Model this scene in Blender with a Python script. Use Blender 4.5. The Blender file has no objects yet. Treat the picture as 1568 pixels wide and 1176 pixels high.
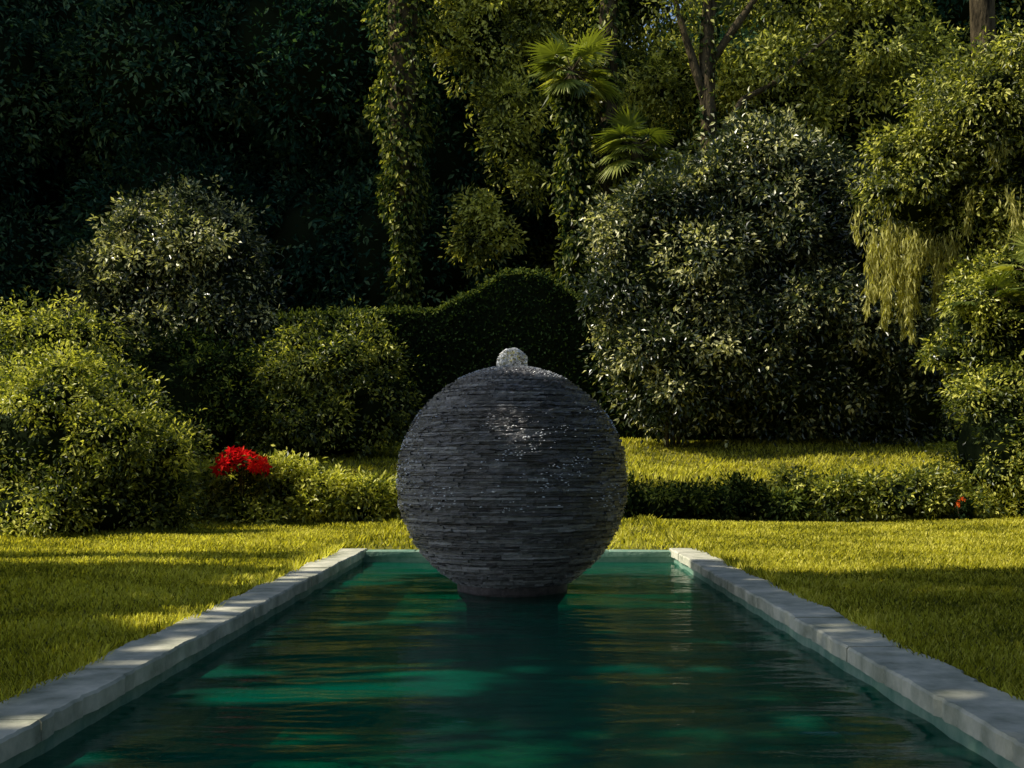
import bpy, math, numpy as np
rng = np.random.default_rng(7)
SC = bpy.context.scene
SUN = np.array([-0.69, -0.09, 0.72]); SUN /= np.linalg.norm(SUN)

# ------------------------------------------------------------ materials
def new_mat(name):
    m = bpy.data.materials.new(name); m.use_nodes = True
    nt = m.node_tree; nt.nodes.clear()
    out = nt.nodes.new('ShaderNodeOutputMaterial')
    return m, nt, out

def N(nt, t, **kw):
    n = nt.nodes.new(t)
    for k, v in kw.items():
        if k in n.inputs: n.inputs[k].default_value = v
        else: setattr(n, k, v)
    return n

def ramp(nt, stops, fac):
    r = nt.nodes.new('ShaderNodeValToRGB')
    e = r.color_ramp.elements
    while len(e) < len(stops): e.new(0.5)
    for i, (p, c) in enumerate(stops):
        e[i].position = p; e[i].color = (*c, 1)
    nt.links.new(fac, r.inputs[0]); return r.outputs[0]

def leaf_mat(name, dark, mid, light, rough=0.4, transl=0.3, gloss=0.05, midp=0.6):
    m, nt, out = new_mat(name)
    a = N(nt, 'ShaderNodeAttribute', attribute_name='tone')
    col = ramp(nt, [(0.0, dark), (midp, mid), (1.0, light)], a.outputs['Fac'])
    col2 = ramp(nt, [(p_, tuple(min(1,x*k) for x,k in zip(c_,(1.6,1.5,0.5)))) for p_,c_ in ((0.0,dark),(midp,mid),(1.0,light))], a.outputs['Fac'])
    p = N(nt, 'ShaderNodeBsdfDiffuse'); nt.links.new(col, p.inputs[0])
    t = N(nt, 'ShaderNodeBsdfTranslucent'); nt.links.new(col2, t.inputs[0])
    ms = N(nt, 'ShaderNodeMixShader'); ms.inputs[0].default_value = transl
    nt.links.new(p.outputs[0], ms.inputs[1]); nt.links.new(t.outputs[0], ms.inputs[2])
    res = ms
    if gloss > 0:
        g = N(nt, 'ShaderNodeBsdfGlossy', Roughness=rough)
        m2 = N(nt, 'ShaderNodeMixShader'); m2.inputs[0].default_value = gloss
        nt.links.new(ms.outputs[0], m2.inputs[1]); nt.links.new(g.outputs[0], m2.inputs[2]); res = m2
    nt.links.new(res.outputs[0], out.inputs[0])
    return m

def noise_mat(name, c1, c2, scale, rough=0.8, bump=0.3, detail=6, c3=None, vec_scale=(1,1,1), spec=0.4, dist=0.02):
    m, nt, out = new_mat(name)
    tc = N(nt, 'ShaderNodeTexCoord'); mp = N(nt, 'ShaderNodeMapping')
    mp.inputs['Scale'].default_value = vec_scale
    nt.links.new(tc.outputs['Object'], mp.inputs[0])
    n = N(nt, 'ShaderNodeTexNoise', Scale=scale, Detail=detail, Roughness=0.65)
    nt.links.new(mp.outputs[0], n.inputs['Vector'])
    stops = [(0.32, c1), (0.68, c2)] if c3 is None else [(0.3, c1), (0.5, c2), (0.7, c3)]
    col = ramp(nt, stops, n.outputs[0])
    p = N(nt, 'ShaderNodeBsdfPrincipled'); p.inputs['Roughness'].default_value = rough
    p.inputs['Specular IOR Level'].default_value = spec
    nt.links.new(col, p.inputs['Base Color'])
    if bump > 0:
        n2 = N(nt, 'ShaderNodeTexNoise', Scale=scale*4, Detail=4)
        nt.links.new(mp.outputs[0], n2.inputs['Vector'])
        b = N(nt, 'ShaderNodeBump', Strength=bump, Distance=dist)
        nt.links.new(n2.outputs[0], b.inputs['Height']); nt.links.new(b.outputs[0], p.inputs['Normal'])
    nt.links.new(p.outputs[0], out.inputs[0])
    return m

m, nt, out = new_mat('inner_shade_filler'); d = N(nt,'ShaderNodeBsdfDiffuse'); d.inputs[0].default_value=(0.012,0.018,0.008,1); nt.links.new(d.outputs[0], out.inputs[0]); M_CORE=m  # near-black filler that paints in the shade inside the foliage
M_BARK = noise_mat('bark', (0.015,0.012,0.007), (0.13,0.10,0.055), 4, 0.95, 1.0, vec_scale=(1,1,0.25), spec=0.1, dist=0.08)
M_LEAF_BRIGHT = leaf_mat('leaf_bright', (0.03,0.055,0.012), (0.20,0.24,0.04), (0.88,0.84,0.19), 0.4, 0.4, 0.04)
M_LEAF_GREY = leaf_mat('leaf_glossy_dark', (0.014,0.027,0.011), (0.065,0.09,0.032), (0.82,0.78,0.40), 0.3, 0.3, 0.06, midp=0.68)
M_LEAF_FOREST = leaf_mat('leaf_forest', (0.012,0.04,0.028), (0.04,0.10,0.065), (0.20,0.31,0.16), 0.5, 0.25, 0.0)
M_LEAF_GOLD = leaf_mat('leaf_gold', (0.025,0.04,0.010), (0.18,0.21,0.035), (0.92,0.88,0.24), 0.4, 0.45, 0.03)
M_HEDGE = leaf_mat('leaf_hedge', (0.010,0.022,0.010), (0.028,0.052,0.018), (0.20,0.25,0.06), 0.5, 0.3, 0.0)
M_MOSS = leaf_mat('spanish_moss', (0.15,0.16,0.04), (0.42,0.41,0.14), (0.8,0.74,0.3), 0.8, 0.45, 0.0)
M_PALM = leaf_mat('palm_leaf', (0.05,0.08,0.015), (0.22,0.27,0.05), (0.55,0.56,0.13), 0.4, 0.4, 0.05)
M_RED = leaf_mat('poinsettia_bract', (0.4,0.004,0.008), (0.8,0.015,0.015), (0.95,0.07,0.04), 0.5, 0.2, 0.0)
M_ORANGE = leaf_mat('orange_petal', (0.5,0.06,0.01), (0.7,0.13,0.02), (0.8,0.25,0.05), 0.5, 0.3, 0.0)
M_GRASS = leaf_mat('grass_blade', (0.09,0.11,0.018), (0.48,0.46,0.06), (0.95,0.86,0.2), 0.5, 0.5, 0.0, midp=0.5)

# ------------------------------------------------------------ all-quad mesh accumulator
class Acc:
    def __init__(s): s.v=[]; s.f=[]; s.m=[]; s.t=[]; s.n=0
    def add(s, v, f, mi, tone=0.5):
        v=np.asarray(v,float); f=np.asarray(f,int)
        if len(f)==0: return
        s.v.append(v); s.f.append(f+s.n); s.n+=len(v)
        s.m.append(np.broadcast_to(np.asarray(mi),(len(f),)).copy()); s.t.append(np.broadcast_to(np.asarray(tone,float),(len(f),)).copy())
    def build(s, name, mats, smooth=None, parent=None):
        v=np.concatenate(s.v); f=np.concatenate(s.f); m=np.concatenate(s.m); t=np.concatenate(s.t)
        me=bpy.data.meshes.new(name)
        me.vertices.add(len(v)); me.vertices.foreach_set('co', v.astype(np.float32).ravel())
        me.loops.add(len(f)*4); me.loops.foreach_set('vertex_index', f.astype(np.int32).ravel())
        me.polygons.add(len(f)); me.polygons.foreach_set('loop_start', np.arange(0,len(f)*4,4,dtype=np.int32))
        me.polygons.foreach_set('material_index', m.astype(np.int32))
        if smooth: me.polygons.foreach_set('use_smooth', np.isin(m, smooth))
        else: me.polygons.foreach_set('use_smooth', np.zeros(len(f),bool))
        me.update(calc_edges=True)
        a=me.attributes.new('tone','FLOAT','FACE'); a.data.foreach_set('value', t.astype(np.float32))
        for x in mats: me.materials.append(x)
        o=bpy.data.objects.new(name, me); SC.collection.objects.link(o)
        if parent: o.parent=parent
        return o

def unit(a): return a/np.maximum(np.linalg.norm(a,axis=-1,keepdims=True),1e-9)

def leaves(acc, c, d, n, length, width, tone, mi):
    """diamond leaves, slightly folded"""
    d=unit(d); s=unit(np.cross(d,n)); nn=np.cross(s,d)
    L=np.broadcast_to(np.asarray(length,float),(len(c),))[:,None]
    W=np.broadcast_to(np.asarray(width,float),(len(c),))[:,None]
    v=np.stack([c, c+d*L*0.45+s*W*0.5+nn*W*0.18, c+d*L-nn*L*0.12, c+d*L*0.45-s*W*0.5+nn*W*0.18],1).reshape(-1,3)
    f=np.arange(len(c)*4).reshape(-1,4)
    acc.add(v,f,mi,tone)

def lumps(d, ph):
    return (np.sin(d@ph[0]*3.1+ph[3][0])+np.sin(d@ph[1]*5.3+ph[3][1])+0.7*np.sin(d@ph[2]*9.7+ph[3][2]))/2.7

def new_phase():
    return [rng.normal(size=3) for _ in range(3)]+[rng.uniform(0,6.28,3)]

def core_blob(acc, c, r, k, ph, amp, mi, nu=16, nv=9, zmin=None):
    u=np.linspace(0,2*math.pi,nu,endpoint=False); w=np.linspace(0.02,math.pi-0.02,nv)
    U,Wg=np.meshgrid(u,w)
    d=np.stack([np.sin(Wg)*np.cos(U),np.sin(Wg)*np.sin(U),np.cos(Wg)],-1).reshape(-1,3)
    v=np.array(c)+d*np.array(r)*k*(1+amp*lumps(d,ph))[:,None]
    if zmin is not None: v[:,2]=np.maximum(v[:,2],zmin)
    f=[]
    for i in range(nv-1):
        for j in range(nu):
            f.append([i*nu+j,(i+1)*nu+j,(i+1)*nu+(j+1)%nu,i*nu+(j+1)%nu])
    acc.add(v,f,mi,0.3)

def blob_leaves(acc, c, r, ncl, per, L, clr, mi, tone=(0.15,0.85), core=0.8, core_mi=0, amp=0.12, back=1.0, droop=0.2, wr=0.45, shell=(0.8,1.1), zmin=None, tbias=0.0):
    c=np.array(c,float); r=np.array(r,float); ph=new_phase()
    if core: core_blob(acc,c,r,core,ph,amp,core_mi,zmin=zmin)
    d=unit(rng.normal(size=(ncl,3)))
    d=d[d[:,1]<back]
    k=rng.uniform(*shell,len(d))*(1+amp*lumps(d,ph))
    cc=c+d*r*k[:,None]
    ctone=rng.uniform(*tone,len(d))+tbias
    out=np.repeat(d,per,0); cen=np.repeat(cc,per,0); tn=np.repeat(ctone,per)
    sc=np.repeat(rng.uniform(0.5,1.35,len(d)),per)
    off=rng.normal(size=cen.shape)*clr*0.55*sc[:,None]
    pos=cen+off
    dirn=unit(off)*0.9+out*0.5+rng.normal(size=cen.shape)*0.5; dirn[:,2]-=droop
    nrm=out*0.7+np.array([0,0,0.7])+rng.normal(size=cen.shape)*0.6
    l=L*rng.uniform(0.6,1.4,len(pos))
    tn=np.clip(tn+rng.normal(size=len(pos))*0.2,0,1)
    if zmin is not None:
        ok=pos[:,2]>zmin; pos,dirn,nrm,l,tn=pos[ok],dirn[ok],nrm[ok],l[ok],tn[ok]
    leaves(acc,pos,dirn,nrm,l,l*wr,tn,mi)

def lobed(acc, c, r, dens, per, L, clr, mi, nsub=9, back=0.6, subr=(0.28,0.48), core=0.8, sprigs=True, **kw):
    """irregular crown: a main body plus smaller lobes and sprigs breaking its outline"""
    c=np.array(c,float); r=np.array(r,float)
    area=4*math.pi*((r[0]*r[1]+r[0]*r[2]+r[1]*r[2])/3)
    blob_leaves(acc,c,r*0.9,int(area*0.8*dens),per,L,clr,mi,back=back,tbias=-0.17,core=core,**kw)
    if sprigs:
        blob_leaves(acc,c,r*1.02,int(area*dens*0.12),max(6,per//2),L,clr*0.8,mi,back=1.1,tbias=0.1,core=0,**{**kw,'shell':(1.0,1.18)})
    for k in range(nsub):
        d=unit(rng.normal(size=3)); d[1]=-abs(d[1]) if rng.uniform()<0.7 else d[1]
        if d[2]<-0.5: d[2]*=-1
        d=unit(d)
        s=rng.uniform(*subr); rr=np.full(3,(r[0]*r[1]*r[2])**(1/3)*s)*np.array([1.15,1,0.8])
        cc=c+d*r*(1.0-s*0.45)
        a2=4*math.pi*rr[0]*rr[2]
        blob_leaves(acc,cc,rr,int(a2*dens*1.2),per,L,clr*0.9,mi,back=1.1,tbias=rng.uniform(-0.25,0.3),core=0.45,**{**kw,'shell':(0.55,1.15)})

def tube(acc, pts, rad, mi, seg=9, rough=0.08):
    pts=np.array(pts,float); rad=np.array(rad,float)
    t=np.linspace(0,len(pts)-1,max(8,len(pts)*5)); i=np.arange(len(pts))
    P=np.stack([np.interp(t,i,pts[:,k]) for k in range(3)],1); R=np.interp(t,i,rad)
    T=unit(np.gradient(P,axis=0)); ref=np.array([0.31,0.95,0.05]); A=unit(np.cross(T,ref)); B=np.cross(T,A)
    a=np.linspace(0,2*math.pi,seg,endpoint=False)
    rr=R[:,None]*(1+rough*rng.normal(size=(len(P),seg)))
    v=P[:,None]+(A[:,None]*np.cos(a)[None,:,None]+B[:,None]*np.sin(a)[None,:,None])*rr[...,None]
    n=len(P); f=[[i*seg+j,i*seg+(j+1)%seg,(i+1)*seg+(j+1)%seg,(i+1)*seg+j] for i in range(n-1) for j in range(seg)]
    acc.add(v.reshape(-1,3),f,mi,0.5)

def vine_on(acc, pts, rad, n, L, mi, tone=(0.1,0.9)):
    pts=np.array(pts,float); rad=np.array(rad,float)
    t=rng.uniform(0,len(pts)-1,n); i=np.arange(len(pts))
    P=np.stack([np.interp(t,i,pts[:,k]) for k in range(3)],1); R=np.interp(t,i,rad)
    a=rng.uniform(0,6.283,n); d=np.stack([np.cos(a),np.sin(a),np.zeros(n)],1)
    lump=0.8+0.3*np.sin(P[:,2]*1.9+a*2)+0.18*rng.normal(size=n)
    P=P+d*(R*lump)[:,None]
    dd=d*0.6+rng.normal(size=d.shape)*0.5; dd[:,2]-=0.9
    l=L*rng.uniform(0.6,1.4,n)
    leaves(acc,P,dd,d+rng.normal(size=d.shape)*0.4,l,l*0.5,rng.uniform(*tone,n),mi)

def moss(acc, anchors, lengths, mi, w=0.16):
    for a,ln in zip(anchors,lengths):
        n=int(80*ln); t=rng.uniform(0,1,n)**0.8
        ph=rng.uniform(0,6.28)
        p=np.array(a)+np.stack([rng.normal(size=n)*w*(1-0.75*t)+0.06*np.sin(t*5+ph), rng.normal(size=n)*w*(1-0.75*t), -t*ln],1)
        d=np.stack([rng.normal(size=n)*0.25,rng.normal(size=n)*0.25,-np.ones(n)],1)
        l=rng.uniform(0.12,0.3,n)
        leaves(acc,p,d,rng.normal(size=p.shape),l,rng.uniform(0.03,0.06,n),rng.uniform(0.2,1,n),mi)

def fan_fronds(acc, c, nf, R, mi, stem_mi):
    for k in range(nf):
        a=rng.uniform(0,6.283); el=rng.uniform(-0.9,1.2)
        ax=np.array([math.cos(a)*math.cos(el),math.sin(a)*math.cos(el),math.sin(el)])
        L=R*rng.uniform(0.6,1.15)
        hub=np.array(c)+ax*L*0.5+np.array([0,0,-0.05*L])
        tube(acc,[c,hub],[0.03,0.015],stem_mi,seg=4,rough=0)
        side=unit(np.cross(ax,[0,0,1.0])+rng.normal(size=3)*0.15); nn=np.cross(side,ax)
        m=26; th=np.linspace(-1.9,1.9,m)
        d=np.cos(th)[:,None]*ax+np.sin(th)[:,None]*side
        ll=L*0.6*(0.75+0.25*np.cos(th))*rng.uniform(0.8,1.15,m)
        d2=d+nn*0.12; d2[:,2]-=0.35
        leaves(acc,np.repeat(hub[None],m,0),d2,np.repeat(nn[None],m,0)+rng.normal(size=(m,3))*0.3,ll,0.05*R,rng.uniform(0.1,0.9)+rng.normal(size=m)*0.1,mi)

# ------------------------------------------------------------ terrain
def ss(a,b,x):
    t=np.clip((x-a)/(b-a),0,1); return t*t*(3-2*t)
def ground_z(x,y):
    x=np.asarray(x,float); y=np.asarray(y,float)
    z=0.95*ss(24.2,28.5,y)+1.05*ss(27.5,36,y)+0.4*ss(36,60,y)
    far=ss(17,22,y)
    return z+far*0.05*(np.sin(x*0.7+1)+np.sin(y*0.9+x*0.3))
PX0,PX1,PY0,PY1=-2.60,2.52,0.7,15.98    # outer edge of pool coping
IX0,IX1,IY0,IY1=-2.26,2.14,1.0,15.70    # inner edge
xs=np.unique(np.concatenate([[-400,-200,-100,-60],np.arange(-40,40.1,1.0),[PX0,PX1,60,100,200,400]]))
ys=np.unique(np.concatenate([[-300,-100,-40,-20,-10,-5],np.arange(-2,62,0.75),[PY0,PY1,80,120,200,400,700]]))
X,Y=np.meshgrid(xs,ys); Z=ground_z(X,Y)
v=np.stack([X,Y,Z],-1).reshape(-1,3); nx=len(xs); f=[]
for j in range(len(ys)-1):
    for i in range(nx-1):
        cx=(xs[i]+xs[i+1])/2; cy=(ys[j]+ys[j+1])/2
        if PX0<cx<PX1 and PY0<cy<PY1: continue
        f.append([j*nx+i,j*nx+i+1,(j+1)*nx+i+1,(j+1)*nx+i])
M_LAWN=noise_mat('lawn_turf',(0.05,0.055,0.012),(0.16,0.155,0.03),1.3,0.9,0.8,6,c3=(0.32,0.28,0.06),spec=0.1,dist=0.05)
A=Acc(); A.add(v,f,0); LAWN=A.build('lawn',[M_LAWN],smooth=[0])

def blades(npts, y0,y1,power, side):
    u=rng.uniform(0,1,npts); y=y0+(y1-y0)*u**power
    if side=='L': x=rng.uniform(0,1,npts)*(-2.54-(-0.52*y-1.5))+(-0.52*y-1.5)
    elif side=='R': x=2.44+rng.uniform(0,1,npts)*(0.5*y+1.5-2.44)
    else: x=rng.uniform(-0.5*y-1,0.5*y+1)
    return x,y
A=Acc()
segs=[(105000,4.8,24.5,1.0,'L'),(100000,4.8,24.5,1.0,'R'),(24000,16.0,24.5,1.0,'A'),(50000,26.5,37,1.0,'A')]
for (n,y0,y1,pw,sd) in segs:
    x,y=blades(n,y0,y1,pw,sd)
    if sd!='A':
        ex=0.05*np.sin(y*2.3)+0.04*np.sin(y*5.1)
        keep=~((x>-2.57+ex)&(x<2.49+ex*0.7)&(y<15.95)); x,y=x[keep],y[keep]
    n=len(x); z=ground_z(x,y)-0.004
    patch=0.5+0.5*np.sin(x*1.7+np.sin(y*1.1)*2)*np.sin(y*1.9+x*0.6)
    sc=np.clip(y/9,0.75,2.8)
    edge=(np.abs(x+2.55)<0.14)|(np.abs(x-2.47)<0.14)
    h=rng.uniform(0.03,0.065,n)*(0.75+0.5*patch)*np.clip(y/11,0.9,1.9)*np.where(edge,1.6,1); w=0.0095*sc
    a=rng.uniform(0,6.283,n); lean=rng.uniform(0.2,1.3,n)
    b=np.stack([x,y,z],1); d=np.stack([np.cos(a),np.sin(a),np.zeros(n)],1); s=np.stack([-np.sin(a),np.cos(a),np.zeros(n)],1)
    tip=b+d*(h*lean)[:,None]+np.array([0,0,1])*h[:,None]
    V=np.stack([b-s*w[:,None],b+s*w[:,None],tip+s*w[:,None]*0.25,tip-s*w[:,None]*0.25],1).reshape(-1,3)
    tone=np.clip(0.2+0.45*patch+rng.normal(size=n)*0.26,0,1)
    A.add(V,np.arange(n*4).reshape(-1,4),0,tone)
A.build('grass',[M_GRASS],parent=LAWN)

# ------------------------------------------------------------ pool
WATER_Z=-0.15
POOL=bpy.data.objects.new('garden_pool',None); SC.collection.objects.link(POOL)
M_COPE=noise_mat('coping_stone',(0.26,0.28,0.20),(0.56,0.55,0.43),3.0,0.75,0.6,10,c3=(0.84,0.79,0.64),dist=0.015)
M_WALL=noise_mat('pool_wall_plaster',(0.10,0.25,0.18),(0.34,0.46,0.35),4,0.6,0.4,8)
M_FLOOR=noise_mat('pool_floor_plaster',(0.004,0.25,0.17),(0.008,0.55,0.36),1.2,0.7,0.0,5)
def boxq(acc,x0,x1,y0,y1,z0,z1,mi,jit=0.0,bev=0.012):
    b=bev; V=[]
    for ins,z in ((0,z0),(0,z1-b),(b,z1)):
        V+= [[x0+ins,y0+ins,z],[x1-ins,y0+ins,z],[x1-ins,y1-ins,z],[x0+ins,y1-ins,z]]
    V=np.array(V)+rng.normal(size=(12,3))*jit
    F=[]
    for r in range(2):
        for k in range(4): F.append([r*4+k,r*4+(k+1)%4,(r+1)*4+(k+1)%4,(r+1)*4+k])
    F.append([8,9,10,11]); F.append([3,2,1,0])
    acc.add(V,F,mi,rng.uniform())
A=Acc()
for (a,b,inner) in ((PX0,IX0+0.03,1),(IX1-0.03,PX1,0)):
    y=PY0
    while y<PY1-1e-3:
        L=rng.uniform(0.9,1.6); y2=min(y+L,PY1)
        if PY1-y2<0.5: y2=PY1
        m_=int((y2-y)/0.05)+2; yy=np.linspace(y+0.003,y2-0.003,m_)
        dz=rng.normal()*0.004
        ji=0.006*np.sin(yy*7+a)+rng.normal(size=m_)*0.004; jo=0.02*np.sin(yy*5)+rng.normal(size=m_)*0.01
        ji=ji-(1 if inner else -1)*np.where(rng.uniform(size=m_)<0.05,0.018,0)
        xa=a+(jo if inner else ji); xb=b+(ji if inner else jo)
        top=0.032+dz+rng.normal(size=m_)*0.0015
        def line(x_,z_): return np.stack([x_,yy,z_],1)
        V=np.concatenate([line(xa,np.full(m_,-0.07)),line(xa,top-0.014),line(xa+0.012,top),line(xb-0.012,top),line(xb,top-0.014),line(xb,np.full(m_,-0.07))])
        F=[[k*m_+i,k*m_+i+1,(k+1)*m_+i+1,(k+1)*m_+i] for k in range(5) for i in range(m_-1)]
        F+=[[0,m_,4*m_,5*m_],[m_,2*m_,3*m_,4*m_],[m_-1,2*m_-1,5*m_-1,6*m_-1]]
        A.add(V,F,0,0.5); y=y2
x=IX0+0.036
while x<IX1-0.04:
    x2=min(x+rng.uniform(0.6,0.9),IX1-0.036)
    boxq(A,x+0.003,x2-0.003,IY1-0.02,PY1-0.03,-0.07,0.012,1,0.003)
    boxq(A,x+0.003,x2-0.003,PY0,IY0+0.02,-0.07,0.03,0,0.003); x=x2
A.build('coping',[M_COPE,M_WALL],parent=POOL)
A=Acc(); D=-0.60
def wallgrid(acc,p0,p1,z0,z1,mi):
    n=40
    for i in range(n):
        a=np.array(p0)+(np.array(p1)-np.array(p0))*i/n; b=np.array(p0)+(np.array(p1)-np.array(p0))*(i+1)/n
        acc.add([[a[0],a[1],z0],[b[0],b[1],z0],[b[0],b[1],z1],[a[0],a[1],z1]],[[0,1,2,3]],mi)
wallgrid(A,(IX0,IY0),(IX0,IY1),D,-0.05,0); wallgrid(A,(IX1,IY1),(IX1,IY0),D,-0.05,0)
wallgrid(A,(IX0,IY1),(IX1,IY1),D,-0.05,0); wallgrid(A,(IX1,IY0),(IX0,IY0),D,-0.05,0)
A.add([[IX0,IY0,D],[IX1,IY0,D],[IX1,IY1,D],[IX0,IY1,D]],[[0,1,2,3]],1)
A.build('basin',[M_WALL,M_FLOOR],parent=POOL)

# water: slightly cloudy green body; the ripples are modelled as real waves
m,nt,out=new_mat('pool_water')
tc=N(nt,'ShaderNodeTexCoord')
mp2=N(nt,'ShaderNodeMapping'); mp2.inputs['Scale'].default_value=(0.8,1.6,1); nt.links.new(tc.outputs['Object'],mp2.inputs[0])
n2=N(nt,'ShaderNodeTexNoise',Scale=11,Detail=3,Roughness=0.6); nt.links.new(mp2.outputs[0],n2.inputs['Vector'])
b2=N(nt,'ShaderNodeBump',Strength=1.0,Distance=0.004); nt.links.new(n2.outputs[0],b2.inputs['Height'])
fr=N(nt,'ShaderNodeFresnel',IOR=1.4); nt.links.new(b2.outputs[0],fr.inputs['Normal'])
gl=N(nt,'ShaderNodeBsdfGlossy',Roughness=0.0); nt.links.new(b2.outputs[0],gl.inputs['Normal'])
tr=N(nt,'ShaderNodeBsdfTransparent'); tr.inputs[0].default_value=(0.14,0.70,0.56,1)
df=N(nt,'ShaderNodeBsdfDiffuse'); df.inputs[0].default_value=(0.0,0.13,0.08,1)
mb=N(nt,'ShaderNodeMixShader'); mb.inputs[0].default_value=0.5; nt.links.new(tr.outputs[0],mb.inputs[1]); nt.links.new(df.outputs[0],mb.inputs[2])
ms=N(nt,'ShaderNodeMixShader'); nt.links.new(fr.outputs[0],ms.inputs[0]); nt.links.new(mb.outputs[0],ms.inputs[1]); nt.links.new(gl.outputs[0],ms.inputs[2])
nt.links.new(ms.outputs[0],out.inputs[0])
A=Acc()
gx=np.linspace(IX0+0.001,IX1-0.001,120); gy=np.linspace(IY0+0.001,IY1-0.001,900); GX,GY=np.meshgrid(gx,gy)
FC=(-0.11,12.1)
rr=np.hypot(GX-FC[0],GY-FC[1]); GZ=np.full_like(GX,WATER_Z)
wr=np.random.default_rng(3)
for k in range(22):
    lam=wr.uniform(0.22,1.1); kk=2*math.pi/lam; ang=wr.normal()*0.22
    amp=0.020/kk*wr.uniform(0.5,1.2)
    env=0.65+0.35*np.sin(GX*wr.uniform(0.6,1.6)+GY*wr.uniform(0.2,0.7)+wr.uniform(0,6))
    GZ+=amp*env*np.sin(kk*(GY*math.cos(ang)+GX*math.sin(ang))+wr.uniform(0,6.28)+0.5*np.sin(GX*1.9+wr.uniform(0,6)))
for k in range(14):
    lam=wr.uniform(0.09,0.22); kk=2*math.pi/lam; ang=wr.normal()*0.45
    env=np.clip(np.sin(GX*wr.uniform(1,3)+wr.uniform(0,6))*np.sin(GY*wr.uniform(0.7,1.5)+wr.uniform(0,6)),0,1)
    GZ+=0.035/kk*env*np.sin(kk*(GY*math.cos(ang)+GX*math.sin(ang))+wr.uniform(0,6.28))
GZ+=0.003*np.sin(rr*13)*np.exp(-rr*0.5)
v=np.stack([GX,GY,GZ],-1).reshape(-1,3); n=len(gx)
I=np.arange(len(gy)-1)[:,None]*n+np.arange(n-1)[None]; I=I.ravel()
A.add(v,np.stack([I,I+1,I+n+1,I+n],1),0); A.build('water',[m],smooth=[0])

# ------------------------------------------------------------ slate sphere fountain
FOUNT=bpy.data.objects.new('stone_sphere_fountain',None); SC.collection.objects.link(FOUNT)
m,nt,out=new_mat('wet_slate')
tc=N(nt,'ShaderNodeTexCoord'); at=N(nt,'ShaderNodeAttribute',attribute_name='tone')
n1=N(nt,'ShaderNodeTexNoise',Scale=14,Detail=8,Roughness=0.7); nt.links.new(tc.outputs['Object'],n1.inputs['Vector'])
mth=N(nt,'ShaderNodeMath',operation='ADD'); nt.links.new(at.outputs['Fac'],mth.inputs[0]); nt.links.new(n1.outputs[0],mth.inputs[1])
mh=N(nt,'ShaderNodeMath',operation='MULTIPLY'); mh.inputs[1].default_value=0.5; nt.links.new(mth.outputs[0],mh.inputs[0])
col=ramp(nt,[(0.25,(0.07,0.065,0.07)),(0.5,(0.18,0.175,0.185)),(0.75,(0.45,0.44,0.46))],mh.outputs[0])
p=N(nt,'ShaderNodeBsdfPrincipled'); nt.links.new(col,p.inputs['Base Color']); p.inputs['Specular IOR Level'].default_value=0.7
n3=N(nt,'ShaderNodeTexNoise',Scale=3,Detail=5); nt.links.new(tc.outputs['Object'],n3.inputs['Vector'])
rr_=N(nt,'ShaderNodeMapRange'); rr_.inputs[1].default_value=0.35; rr_.inputs[2].default_value=0.65; rr_.inputs[3].default_value=0.08; rr_.inputs[4].default_value=0.4
nt.links.new(n3.outputs[0],rr_.inputs[0]); nt.links.new(rr_.outputs[0],p.inputs['Roughness'])
n4=N(nt,'ShaderNodeTexNoise',Scale=60,Detail=5,Roughness=0.7); nt.links.new(tc.outputs['Object'],n4.inputs['Vector'])
b=N(nt,'ShaderNodeBump',Strength=1.0,Distance=0.012); nt.links.new(n4.outputs[0],b.inputs['Height']); nt.links.new(b.outputs[0],p.inputs['Normal'])
nt.links.new(p.outputs[0],out.inputs[0]); M_SLATE=m
A=Acc(); R=1.25; C=np.array([-0.11,12.1,1.04])
core_blob(A,C,(R-0.04,R-0.04,R-0.04),1.0,new_phase(),0,0,40,24)
z=-1.10
while z<1.205:
    h=rng.choice([rng.uniform(0.012,0.018),rng.uniform(0.018,0.032)]); z1=min(z+h,1.215); zm=(z+z1)/2
    r=math.sqrt(R*R-zm*zm); rin=max(0.02,math.sqrt(max(0.0,R*R-max(abs(z),abs(z1))**2))-0.1)
    if abs(zm)>1.0: rin=max(0.02,rin-0.1)
    cj=rng.normal()*0.003; a=rng.uniform(0,6.28); end=a+2*math.pi; ct=rng.normal()*0.08
    while a<end-1e-4:
        arc=rng.uniform(0.10,0.5)/max(r,0.2); a2=a+arc
        if end-a2<0.06/max(r,0.2): a2=end
        a2=min(a2,end); m_=max(2,int((a2-a)/0.045)+1)
        th=np.linspace(a+0.0015/r,a2-0.0015/r,m_); ro=r+cj+rng.normal()*0.007+rng.normal(size=m_)*0.004
        rj=ro+rng.normal(size=m_)*0.004
        zt=z1-0.001+rng.normal(size=m_)*0.002-(rng.uniform(0,0.009) if rng.uniform()<0.35 else 0); zb=z+0.001+rng.normal(size=m_)*0.0015
        zt=np.maximum(zt,zb+0.004)
        def ring(rad,zz): return np.stack([C[0]+rad*np.cos(th),C[1]+rad*np.sin(th),C[2]+zz*np.ones(m_)],1)
        V=np.concatenate([ring(rin,zb),ring(ro,zb),ring(rj,zt),ring(rin,zt)])
        F=[]
        for i in range(m_-1):
            for k in range(3): F.append([k*m_+i,k*m_+i+1,(k+1)*m_+i+1,(k+1)*m_+i])
        F.append([0,m_,2*m_,3*m_]); F.append([m_-1,4*m_-1,3*m_-1,2*m_-1])
        A.add(V,F,0,np.clip(0.45+ct+rng.normal()*0.24,0,1)); a=a2
    z=z1
A.build('slate_courses',[M_SLATE],parent=FOUNT)
A=Acc()  # plinth ring on a buried footing
a=np.linspace(0,2*math.pi,48,endpoint=False); P=[]
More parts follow.
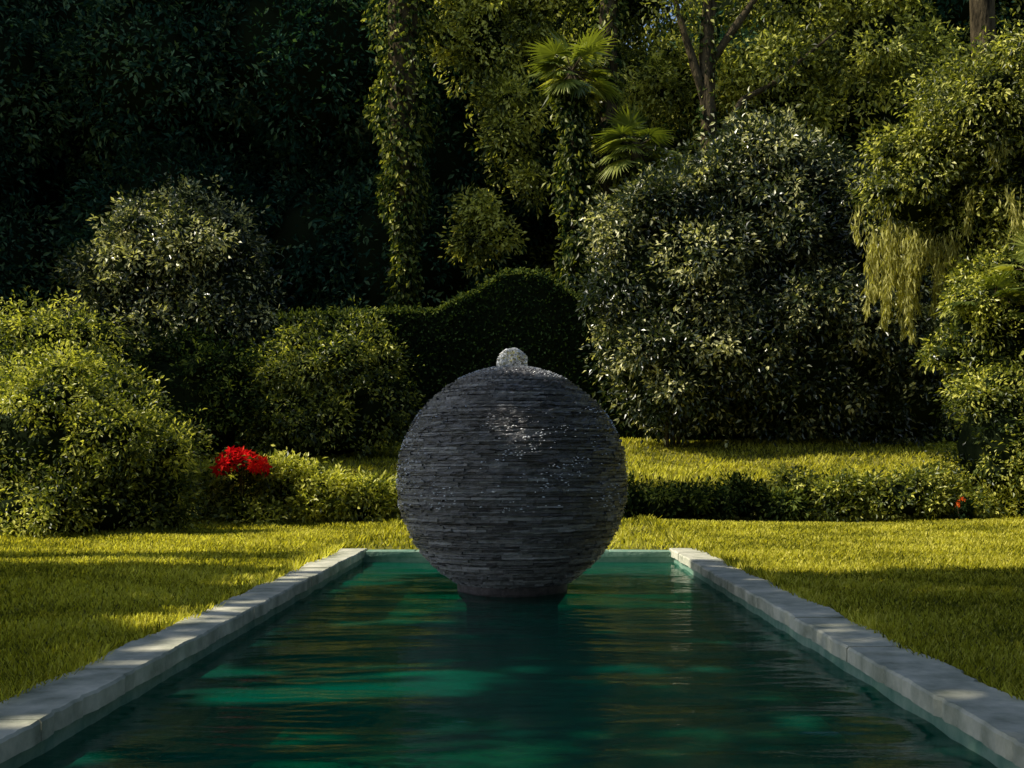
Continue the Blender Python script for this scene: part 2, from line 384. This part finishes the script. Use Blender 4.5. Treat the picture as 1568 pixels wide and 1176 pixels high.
for rad,zz in ((0.5,-0.60),(0.5,-0.3),(0.58,-0.2),(0.60,-0.13),(0.60,-0.06),(0.57,-0.03),(0.5,-0.02)):
    P.append(np.stack([C[0]+rad*np.cos(a),C[1]+rad*np.sin(a),np.full(48,zz)+rng.normal(size=48)*0.005],1))
F=[[k*48+j,k*48+(j+1)%48,(k+1)*48+(j+1)%48,(k+1)*48+j] for k in range(6) for j in range(48)]
A.add(np.concatenate(P),F,0,0.35); A.build('plinth',[noise_mat('plinth_stone',(0.05,0.04,0.04),(0.16,0.12,0.11),10,0.5,0.5)],parent=FOUNT)
# bubbling water cap: clear lobes with foam
m,nt,out=new_mat('bubbling_water')
g=N(nt,'ShaderNodeBsdfGlass',IOR=1.33,Roughness=0.0); d=N(nt,'ShaderNodeBsdfPrincipled'); d.inputs['Base Color'].default_value=(0.95,0.96,0.98,1); d.inputs['Roughness'].default_value=0.15
tc=N(nt,'ShaderNodeTexCoord'); n1=N(nt,'ShaderNodeTexNoise',Scale=30,Detail=4,Roughness=0.7,Distortion=1.5); nt.links.new(tc.outputs['Object'],n1.inputs['Vector'])
fr=ramp(nt,[(0.49,(0,0,0)),(0.54,(1,1,1))],n1.outputs[0])
ms=N(nt,'ShaderNodeMixShader'); nt.links.new(fr,ms.inputs[0]); nt.links.new(g.outputs[0],ms.inputs[1]); nt.links.new(d.outputs[0],ms.inputs[2])
nt.links.new(ms.outputs[0],out.inputs[0])
A=Acc(); nu,nv=56,34
u=np.linspace(0,2*math.pi,nu,endpoint=False); w=np.linspace(0.02,math.pi-0.3,nv); U,Wg=np.meshgrid(u,w)
d_=np.stack([np.sin(Wg)*np.cos(U),np.sin(Wg)*np.sin(U),np.cos(Wg)],-1).reshape(-1,3)
rip=0.06*lumps(d_*2,new_phase())+0.05*lumps(d_*5,new_phase())+rng.normal(size=len(d_))*0.012
v=np.array([C[0],C[1],2.34])+d_*np.array([0.165,0.165,0.155])*(1+rip)[:,None]
A.add(v,[[i*nu+j,(i+1)*nu+j,(i+1)*nu+(j+1)%nu,i*nu+(j+1)%nu] for i in range(nv-1) for j in range(nu)],0)
# white flecks painting in the glints of water trickling over the stone
n=9000
th=rng.uniform(0,6.283,n)
ph=np.where(rng.uniform(size=n)<0.25, rng.uniform(0.12,0.5,n), rng.uniform(0.9,1.8,n))
cl=np.sin(th*6+0.5+2*np.sin(ph*5))*np.sin(ph*11+th*2)
keep=rng.uniform(size=n)<np.where(ph<0.5,0.45,np.where(cl>0.35,0.65,0.06)); th,ph=th[keep],ph[keep]; n=len(th)
o=np.stack([np.sin(ph)*np.cos(th),np.sin(ph)*np.sin(th),np.cos(ph)],1); tg=np.stack([-np.sin(th),np.cos(th),np.zeros(n)],1)
up=np.cross(o,tg); up=np.where(up[:,2:3]<0,-up,up)
ln=rng.uniform(0.004,0.022,n)[:,None]; hh=rng.uniform(0.002,0.008,n)[:,None]; pc=C+o*(R+0.014)
V=np.stack([pc-tg*ln-o*0.01,pc-up*hh+o*0.006,pc+tg*ln-o*0.01,pc+up*hh-o*0.004],1).reshape(-1,3)
A.add(V,np.arange(n*4).reshape(-1,4),1)
m2,nt,out=new_mat('wet_glint_flecks'); d=N(nt,'ShaderNodeBsdfPrincipled'); d.inputs['Base Color'].default_value=(0.9,0.92,0.95,1); d.inputs['Roughness'].default_value=0.15; nt.links.new(d.outputs[0],out.inputs[0])
A.build('bubbling_water',[m,m2],smooth=[0],parent=FOUNT)

# ------------------------------------------------------------ shrubs
def shrub(name, blobs, mat, L=0.1, clr=0.22, dens=9, per=20, tone=(0.0,0.95), nsub=9, **kw):
    A=Acc()
    for (c,r) in blobs:
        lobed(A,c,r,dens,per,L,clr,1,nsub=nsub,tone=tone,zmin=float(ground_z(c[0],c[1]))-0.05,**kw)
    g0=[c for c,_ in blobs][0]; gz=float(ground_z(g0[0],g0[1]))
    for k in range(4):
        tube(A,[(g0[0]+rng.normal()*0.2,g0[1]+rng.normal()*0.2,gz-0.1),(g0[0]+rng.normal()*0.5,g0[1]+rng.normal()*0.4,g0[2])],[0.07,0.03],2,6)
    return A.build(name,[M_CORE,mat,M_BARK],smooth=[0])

shrub('shrub',[((-8.2,20,1.5),(2.0,1.7,1.55)),((-6.8,19.9,0.95),(1.05,1.0,1.15)),((-10.4,20.4,1.3),(2.0,1.8,1.7)),((-7.9,19.6,0.5),(2.0,1.5,0.9)),((-10.5,19.8,0.5),(1.8,1.5,0.9))],M_LEAF_BRIGHT,0.09,0.19,9,24)
shrub('shrub',[((-10.2,23,2.9),(2.1,1.7,1.5)),((-8.6,22.6,2.1),(1.2,1.2,1.3)),((-9,23,1),(2.4,1.5,1.4))],M_LEAF_BRIGHT,0.1,0.21,8,20)
shrub('camellia_shrub',[((-10.4,34,7.3),(2.3,2.1,2.3)),((-8.7,33.6,6.2),(1.5,1.5,2.0)),((-12.2,34,6.0),(1.5,1.6,2.1)),((-10.2,34,4.2),(3.1,2.2,2.5))],M_LEAF_GREY,0.15,0.27,6,18,nsub=10)
shrub('shrub',[((-5.3,32,4.0),(1.7,1.5,1.65)),((-6.9,32.2,3.2),(1.7,1.5,1.6)),((-4.3,31.8,3.1),(1.2,1.2,1.5)),((-5.8,31.6,2.3),(2.4,1.2,1.2))],M_LEAF_BRIGHT,0.13,0.26,6,18)
shrub('shrub',[((-9.3,31.5,3.0),(2.4,1.5,1.9)),((-12.5,31,3),(2.4,1.6,2.1))],M_HEDGE,0.14,0.26,6,18)
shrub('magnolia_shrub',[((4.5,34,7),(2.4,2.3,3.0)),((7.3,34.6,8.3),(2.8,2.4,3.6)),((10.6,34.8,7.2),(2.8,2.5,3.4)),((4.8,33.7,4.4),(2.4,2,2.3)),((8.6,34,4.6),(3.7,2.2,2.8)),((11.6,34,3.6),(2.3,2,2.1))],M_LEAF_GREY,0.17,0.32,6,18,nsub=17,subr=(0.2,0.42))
# right mossy oak
A=Acc()
for c,r in [((11.5,27,9.1),(2.3,2.0,2.4)),((9.5,27,8.0),(1.2,1.3,1.3)),((12.6,27,6.2),(1.6,1.7,2.5)),((10.9,27.2,7.2),(1.2,1.3,1.5))]:
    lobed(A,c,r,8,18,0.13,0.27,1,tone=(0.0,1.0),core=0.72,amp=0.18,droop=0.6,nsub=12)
tube(A,[(12.9,27.3,0.3),(12.7,27.3,3.5),(12.2,27.2,6),(11.6,27,9)],[0.38,0.3,0.24,0.12],2,12)
tube(A,[(12.4,27.2,5.2),(11,27.1,7.2),(9.6,27,8)],[0.18,0.12,0.05],2,8)
for (cx,cz,k,ln) in ((8.4,7.3,5,1.6),(8.8,7.1,6,2.2),(9.2,6.8,7,2.7),(9.6,6.6,5,2.2),(10.1,6.6,5,1.6),(10.7,8.5,3,1.2),(11.4,7.6,4,1.6),(12.1,9.0,4,1.2)):
    yy=26.6 if cx<10.3 else 25.2
    moss(A,[(cx+rng.normal()*0.25,yy+rng.normal()*0.35,cz+rng.normal()*0.3) for _ in range(k)],ln*rng.uniform(0.25,1.05,k),3,0.12)
A.build('unseen_shade_oak',[M_CORE,M_LEAF_GOLD,M_BARK,M_MOSS],smooth=[0,2])
shrub('shrub',[((11.1,25.8,4.3),(1.4,1.3,1.9)),((10.7,24.9,1.7),(1.2,1.2,1.8)),((12.6,24.8,2.2),(1.6,1.5,2.4)),((11.6,26.2,2.8),(1.4,1.2,2))],M_LEAF_BRIGHT,0.11,0.22,8,20)

# low planting left of fountain
A=Acc()
for c,r in [((-6.4,23.3,0.5),(0.8,0.6,0.7)),((-5.1,23.4,0.65),(0.8,0.6,0.75)),((-4.3,23.5,0.5),(0.7,0.6,0.6)),((-3.4,23.5,0.35),(0.8,0.6,0.5)),((-2.2,23.8,0.35),(0.9,0.6,0.5)),((-5.6,22.7,0.2),(0.7,0.5,0.35))]:
    lobed(A,c,r,24,16,0.12,0.18,1,nsub=7,tone=(0.4,1.1),core=0.7,amp=0.25,zmin=0)  # leaf tones raised to paint in a sunlit look
A.build('low_shrub_border',[M_CORE,M_LEAF_BRIGHT],smooth=[0])
A=Acc(); x=-1.2
while x<12:
    t=rng.uniform(0.28,0.42)+(0.16 if 6<x<9.6 else 0)
    lobed(A,(x,24.6+rng.normal()*0.25,t),(rng.uniform(0.6,0.9),0.55,t+0.06),24,16,0.11,0.17,1 if (x>5.8) else 2,nsub=4,tone=(0.2,1.0),core=0.75,amp=0.2,zmin=0)
    x+=rng.uniform(0.55,0.9)
A.build('low_hedge',[M_CORE,M_LEAF_BRIGHT,M_HEDGE],smooth=[0])

def flowering(name,c,r,nfl,mat,L,base):
    A=Acc()
    for k in range(6):
        e=(c[0]+rng.normal()*r*0.4,c[1]+rng.normal()*r*0.3,c[2]-0.05)
        tube(A,[(base[0]+rng.normal()*0.05,base[1],base[2]),e],[0.02,0.01],2,5)
    for k in range(nfl):
        d=unit(rng.normal(size=3)); d[2]=abs(d[2])*1.1-0.3
        h=np.array(c)+d*np.array([r,r,r*0.75])*rng.uniform(0.45,1.2)
        m=9; th=np.linspace(0,6.283,m,endpoint=False)+rng.uniform(0,1)
        ax=unit(d+np.array([0,-0.6,0.3])+rng.normal(size=3)*0.4); s=unit(np.cross(ax,[0.3,0.1,1])); q=np.cross(ax,s)
        dd=np.cos(th)[:,None]*s+np.sin(th)[:,None]*q+ax*0.25
        leaves(A,np.repeat(h[None],m,0),dd,np.repeat(ax[None],m,0),L*rng.uniform(0.6,1.2,m),L*0.42,rng.uniform(0,1,m),0)
    n=350; p=np.array([c[0],c[1],base[2]+0.42*(c[2]-base[2])])+rng.normal(size=(n,3))*np.array([r*0.4,r*0.35,(c[2]-base[2])*0.18])
    leaves(A,p,rng.normal(size=(n,3)),rng.normal(size=(n,3))+[0,0,1],0.12,0.05,rng.uniform(0,0.6,n),1)
    n=120; p=np.array(c)+rng.normal(size=(n,3))*np.array([r*0.6,r*0.6,r*0.4])
    leaves(A,p,rng.normal(size=(n,3)),rng.normal(size=(n,3))+[0,0,1],0.14,0.06,rng.uniform(0,0.9,n),1)
    A.build(name,[mat,M_HEDGE,M_BARK])
flowering('poinsettia',(-5.70,22.5,1.25),0.48,50,M_RED,0.19,(-5.7,22.5,0.0))
flowering('orange_flower',(9.4,23.6,0.42),0.17,8,M_ORANGE,0.09,(9.4,23.6,0.0))

# ------------------------------------------------------------ clipped hedge with arched crest
A=Acc()
hx=np.array([-9,-5.2,-2.9,-2.2,-1.5,-0.75,0,0.7,1.4,1.9,2.6,14]); hz=np.array([6.2,6.35,6.4,6.75,7.05,7.6,7.7,7.6,7.1,6.8,6.6,6.4])
n=90; X=np.linspace(-9,14,n); T=np.interp(X,hx,hz)
V=[];F=[]
for i in range(n):
    for (yy,zz) in ((36.6,1.5),(36.6,T[i]-0.12),(37.7,T[i]-0.12),(37.7,1.5)): V.append([X[i],yy,zz])
for i in range(n-1):
    for k in range(3): F.append([i*4+k,i*4+k+1,i*4+5+k,i*4+4+k])
A.add(V,F,0)
def hedge_leaves(nn,face):
    x=rng.uniform(-9,14,nn); t=np.interp(x,hx,hz)
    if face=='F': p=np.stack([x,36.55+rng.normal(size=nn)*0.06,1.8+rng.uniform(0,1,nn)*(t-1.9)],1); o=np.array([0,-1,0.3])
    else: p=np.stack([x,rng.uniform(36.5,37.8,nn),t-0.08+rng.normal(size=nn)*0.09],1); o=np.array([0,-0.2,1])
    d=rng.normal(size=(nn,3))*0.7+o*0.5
    leaves(A,p,d,o+rng.normal(size=(nn,3))*0.5,rng.uniform(0.1,0.18,nn),0.08,np.clip(rng.uniform(0,0.5,nn)+(0.5 if face=='T' else 0),0,1),1)  # crest leaves toned lighter than the front to paint in the top light
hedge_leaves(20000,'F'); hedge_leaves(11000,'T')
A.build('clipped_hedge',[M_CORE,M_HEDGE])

# ------------------------------------------------------------ big trees with trunks
def vine_tree(name, path, rad, vine_path, vine_rad, nv, crown=None, branches=(), gold=0.3):
    A=Acc(); tube(A,path,rad,2,14,0.05)
    for b in branches: tube(A,b[0],b[1],2,8)
    if vine_path:
        vine_on(A,vine_path,vine_rad,int(nv*(1-gold)),0.22,3,(0.0,1.0)); vine_on(A,vine_path,vine_rad,int(nv*gold),0.22,1,(0.0,0.9))
    if crown:
        for c,r,mi,d in crown: blob_leaves(A,c,r,d,22,0.22,0.5,mi,(0.0,0.9),core=0,amp=0.2,shell=(0.5,1.15))
    A.build(name,[M_CORE,M_LEAF_GOLD,M_BARK,M_HEDGE],smooth=[2])
vine_tree('vine_covered_tree',[(-4.3,39.6,2),(-4.2,39.6,8),(-4.3,39.6,14),(-4.2,39.6,26)],[0.22,0.2,0.5,0.6],[(-4.2,39.6,3),(-4.2,39.6,9),(-4.3,39.6,14),(-4.3,39.6,22)],[0.3,0.45,1.0,0.95],11000,crown=[((-4.5,41,28),(3,3,2.5),3,90)],gold=0.4)
vine_tree('vine_covered_tree',[(3.1,38.9,2),(3.0,38.9,10),(3.0,38.9,18),(2.9,38.9,26)],[0.4,0.34,0.3,0.28],[(3.1,38.9,10),(3.0,38.9,13),(3.0,38.9,22)],[0.3,0.45,0.5],3800,crown=[((3,41,26),(3,3,2.5),1,90)],gold=0.55)
vine_tree('unseen_shade_oak',[(6.5,38.6,2),(6.5,38.6,12),(6.4,38.6,16),(7.1,38.6,24)],[0.34,0.29,0.25,0.18],[(6.5,38.6,10),(6.45,38.6,14),(6.6,38.6,19)],[0.3,0.3,0.2],900,
  crown=[((5.4,39.4,19.8),(2.0,1.2,1.2),1,36),((9.8,39.4,18.5),(2.6,1.2,1.8),1,60),((7,41,25),(4,3,3),1,100),((8.8,37.9,15.2),(1.6,0.6,0.7),1,22),((5.2,37.9,17.2),(1.0,0.6,0.9),1,14)],
  branches=[([(6.5,38.6,13.5),(5.6,38.4,16.2),(4.6,38.2,19.5)],[0.18,0.12,0.05]),([(6.5,38.6,15.2),(8.2,38.4,17.6),(9.6,38.2,20.6)],[0.16,0.11,0.05]),([(6.5,38.6,12),(7.6,38.4,13.9),(8.6,38.4,14.4),(10.8,38.2,16.2)],[0.14,0.11,0.09,0.03])])
vine_tree('unseen_shade_oak',[(15.4,36,2),(15.2,36,10),(14.9,36,16),(14.7,36,24)],[0.42,0.4,0.38,0.34],None,None,0,crown=[((14.7,36,25),(3,3,2.5),1,90)])
def palm(c,nf,R,trunk):
    A=Acc(); tube(A,[trunk,(c[0],c[1],c[2])],[0.2,0.16],1,10,0.1)
    if trunk[1]>30: vine_on(A,[(trunk[0],trunk[1],trunk[2]+4),(c[0],c[1],c[2]-0.6)],[0.5,0.4],4000,0.2,3,(0,0.8)); vine_on(A,[(trunk[0],trunk[1],trunk[2]+4),(c[0],c[1],c[2]-0.6)],[0.7,0.6],1500,0.22,2,(0,0.8))
    fan_fronds(A,c,nf,R,0,1); A.build('fan_palm_tree',[M_PALM,M_BARK,M_LEAF_GOLD,M_HEDGE])
palm((1.7,38.2,14.8),32,2.0,(1.9,38.4,2)); palm((3.9,38.0,12.2),28,1.8,(3.7,38.2,2)); palm((10.6,25.0,4.9),16,1.2,(11.4,26.0,0.8)); palm((11.5,24.6,5.6),14,1.1,(12.0,25.4,0.8))

# ------------------------------------------------------------ background forest (one mass)
A=Acc()
def fb(c,r,mi,dens=3.6,L=0.27,core=0.86,tone=(0.0,0.95)):
    area=4*math.pi*r[0]*r[2]
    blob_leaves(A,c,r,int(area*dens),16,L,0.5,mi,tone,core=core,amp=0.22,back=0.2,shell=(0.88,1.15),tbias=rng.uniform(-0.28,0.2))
for zc in (9,13,17,21,25):
    for xc in np.arange(-31,32,4.4):
        if zc==25 and -8<xc<4: continue
        x=xc+rng.uniform(-1.4,1.4); z=zc+rng.uniform(-1.2,1.2); y=rng.uniform(44,49)
        px=x/y*1700+800
        r=rng.uniform(2.2,3.6)
        if z>18 and (abs(px-885)<70 or abs(px-1130)<60): continue
        gold = px>650 and rng.uniform()<(0.5 if z>16 else 0.2)
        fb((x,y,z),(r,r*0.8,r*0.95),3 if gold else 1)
for zc in (3,8,13,18,23):
    for xc in np.arange(-36,37,6.0):
        if zc>=18 and 1<xc<12: continue
        core_blob(A,(xc,56,zc),(4.4,3,3.8),1.0,new_phase(),0.15,0)  # leafless near-black masses painting in the forest's shaded depth
for (x_,z_) in ((2,19.5),(5,21),(8,20),(11,21),(4,17)):   # thin airy crowns: small chinks of sky
    blob_leaves(A,(x_,51,z_),(2.6,2,2.6),110,18,0.3,0.6,3,(0.0,0.9),core=0,amp=0.2,shell=(0.3,1.1))
for c,r in [((-1.4,41,17.2),(1.9,1.4,2.2)),((-0.4,41,13.5),(1.3,1.2,1.8)),((-1.8,41.2,20.4),(2.0,1.5,2)),((-1.6,40.8,9.8),(1.1,1,1.4)),((0.3,40.2,11.3),(0.6,0.6,0.7)),((0.8,41,19),(1.9,1.2,1.8)),((6,42,15.5),(2.0,1.4,1.6)),((9.5,41,15),(2.2,1.6,2)),((12.5,40,16.5),(2.4,1.6,2.2)),((4.6,41.5,10.5),(1.5,1.2,2))]:
    lobed(A,c,r,6,18,0.2,0.35,3,nsub=7,tone=(0.3,1.15),core=0.5,amp=0.2,shell=(0.6,1.15))  # tones raised so these crowns look sunlit by colour
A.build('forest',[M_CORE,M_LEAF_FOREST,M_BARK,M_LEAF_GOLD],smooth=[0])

# ------------------------------------------------------------ unseen trees at left, canopy shaped to throw the lawn's shade and sun patches
def nz(x,y,s,o): return (np.sin(x*s+o)+np.sin(y*s*1.3+o*2.1)+np.sin((x+y)*s*0.8+o*0.7)+np.sin((x-1.7*y)*s*1.9+o))/4
def ell(x,y,cx,cy,rx,ry): return ((x-cx)/rx)**2+((y-cy-0.25*ry*np.sin(x*5))/ry)**2<1
def mask(x,y):  # ground area the added canopy is shaped to shade
    y=y+rng.normal(size=x.shape)*0.07
    near=(y<12.6+0.25*np.sin(x*1.3)+0.2*np.sin(x*3.1))
    sph=(x>-1.5)&(x<2.6)&(y>10.6)&(y<13.9)
    near=near|sph
    streak=((y>14.2)&(y<14.9)&(x<-2.9))|((y>12.2)&(y<13.4)&(x<-3.6))
    open_=ell(x,y,-1.4,6.9,1.25,0.75)|ell(x,y,0.3,7.4,1.3,0.2)|ell(x,y,-4.8,8.0,1.4,0.35)|ell(x,y,-2.6,8.9,0.5,1.0)|ell(x,y,-2.6,11.5,0.6,0.7)|ell(x,y,1.5,5.9,0.5,0.12)|ell(x,y,-1.0,9.6,1.0,0.15)|ell(x,y,1.7,8.6,0.7,0.2)
    open_|=ell(x,y,2.3,12.4,0.6,0.75)|ell(x,y,1.45,11.15,0.4,0.18)  # gaps cut to let sun onto the sphere and its cap
    near=near&~open_
    near=near&~((nz(x,y,2.7,1.0)>np.where(x>2.3,0.85,0.66))&~sph)
    back=(y>24.6)&(y<27.4)&(x>-1)&(x<12)
    back2=(y>23.3)&(y<27.2)&(x>-1)&(x<5.8)
    left=(y>25.5)&(y<37)&(x<1)&(x>-9)&(nz(x,y,0.9,2.0)>0.05)
    return (near|streak|back|back2|left)
A=Acc(); n=110000
gx_=rng.uniform(-11,12,n); gy_=rng.uniform(1,37,n); ok=mask(gx_,gy_); ok&=~((gy_>20)&(rng.uniform(size=n)<0.5)); gx_,gy_=gx_[ok],gy_[ok]; n=len(gx_)
zz=np.where(gy_>20,rng.uniform(17.5,20,n),rng.uniform(12.5,15.5,n))
p=np.stack([gx_,gy_,np.zeros(n)],1)+SUN[None]*(zz/SUN[2])[:,None]
l=rng.uniform(0.24,0.42,n)
leaves(A,p,rng.normal(size=(n,3)),SUN+rng.normal(size=(n,3))*0.5,l,l*0.7,rng.uniform(0,1,n),1)
for ty in (4,9,24,31):
    tx=-15 if ty<20 else -22
    tube(A,[(tx-4,ty,0),(tx-3.5,ty,7),(tx-2,ty,13),(tx,ty,15)],[0.6,0.5,0.3,0.15],2,12)
    for k in range(5):
        tube(A,[(tx-3.3,ty,9+k*0.6),(tx+rng.uniform(0,6),ty+rng.uniform(-4,4),14+(3 if ty>20 else 0))],[0.2,0.06],2,6)
A.build('unseen_shade_oak',[M_CORE,M_LEAF_FOREST,M_BARK],smooth=[2])
# unseen trees added to shade the left forest and block sky light
A=Acc()
for y in np.arange(39,60,5.0):
    for zc in (5,11,17,23,29): blob_leaves(A,(-27+rng.normal(),y,zc),(3.4,3.2,3.8),60,12,0.6,0.8,1,core=0.9)
for (x,y) in [(14,3),(14.5,9),(15.5,15),(17.5,21),(10,-6),(4,-8),(-3,-8),(-10,-6)]:
    for zc in (4,9,14): blob_leaves(A,(x+rng.normal()*0.4,y,zc),(3.4,3.6,3.4),70,12,0.5,0.8,1,core=0.9)
    tube(A,[(x,y,-0.1),(x,y,3)],[0.4,0.3],2,8)
A.build('unseen_tree_row',[M_CORE,M_LEAF_FOREST,M_BARK],smooth=[0])

# ------------------------------------------------------------ light, sky, camera
elev=math.asin(SUN[2]); az=math.atan2(SUN[0],SUN[1])
w=bpy.data.worlds.new('World'); SC.world=w; w.use_nodes=True; nt=w.node_tree
bg=nt.nodes['Background']; sk=nt.nodes.new('ShaderNodeTexSky'); sk.sky_type='NISHITA'; sk.sun_disc=False
sk.sun_elevation=elev; sk.sun_rotation=az; bg.inputs[1].default_value=0.14
nt.links.new(sk.outputs[0],bg.inputs[0])
sl=bpy.data.lights.new('sun','SUN'); sl.energy=5.0; sl.angle=math.radians(0.5); sl.color=(1,0.93,0.76)
so=bpy.data.objects.new('sun',sl); SC.collection.objects.link(so)
from mathutils import Vector
so.rotation_euler=Vector(tuple(SUN)).to_track_quat('Z','Y').to_euler(); so.location=(-30,0,30)
cam=bpy.data.cameras.new('camera'); cam.lens=39.03; cam.sensor_width=36; cam.shift_y=0.081; cam.shift_x=-0.0102; cam.clip_end=2000
co=bpy.data.objects.new('camera',cam); SC.collection.objects.link(co); co.location=(0,0,1.2); co.rotation_euler=(math.radians(90),0,0)
SC.camera=co
SC.view_settings.view_transform='Standard'; SC.view_settings.look='None'; SC.view_settings.exposure=0
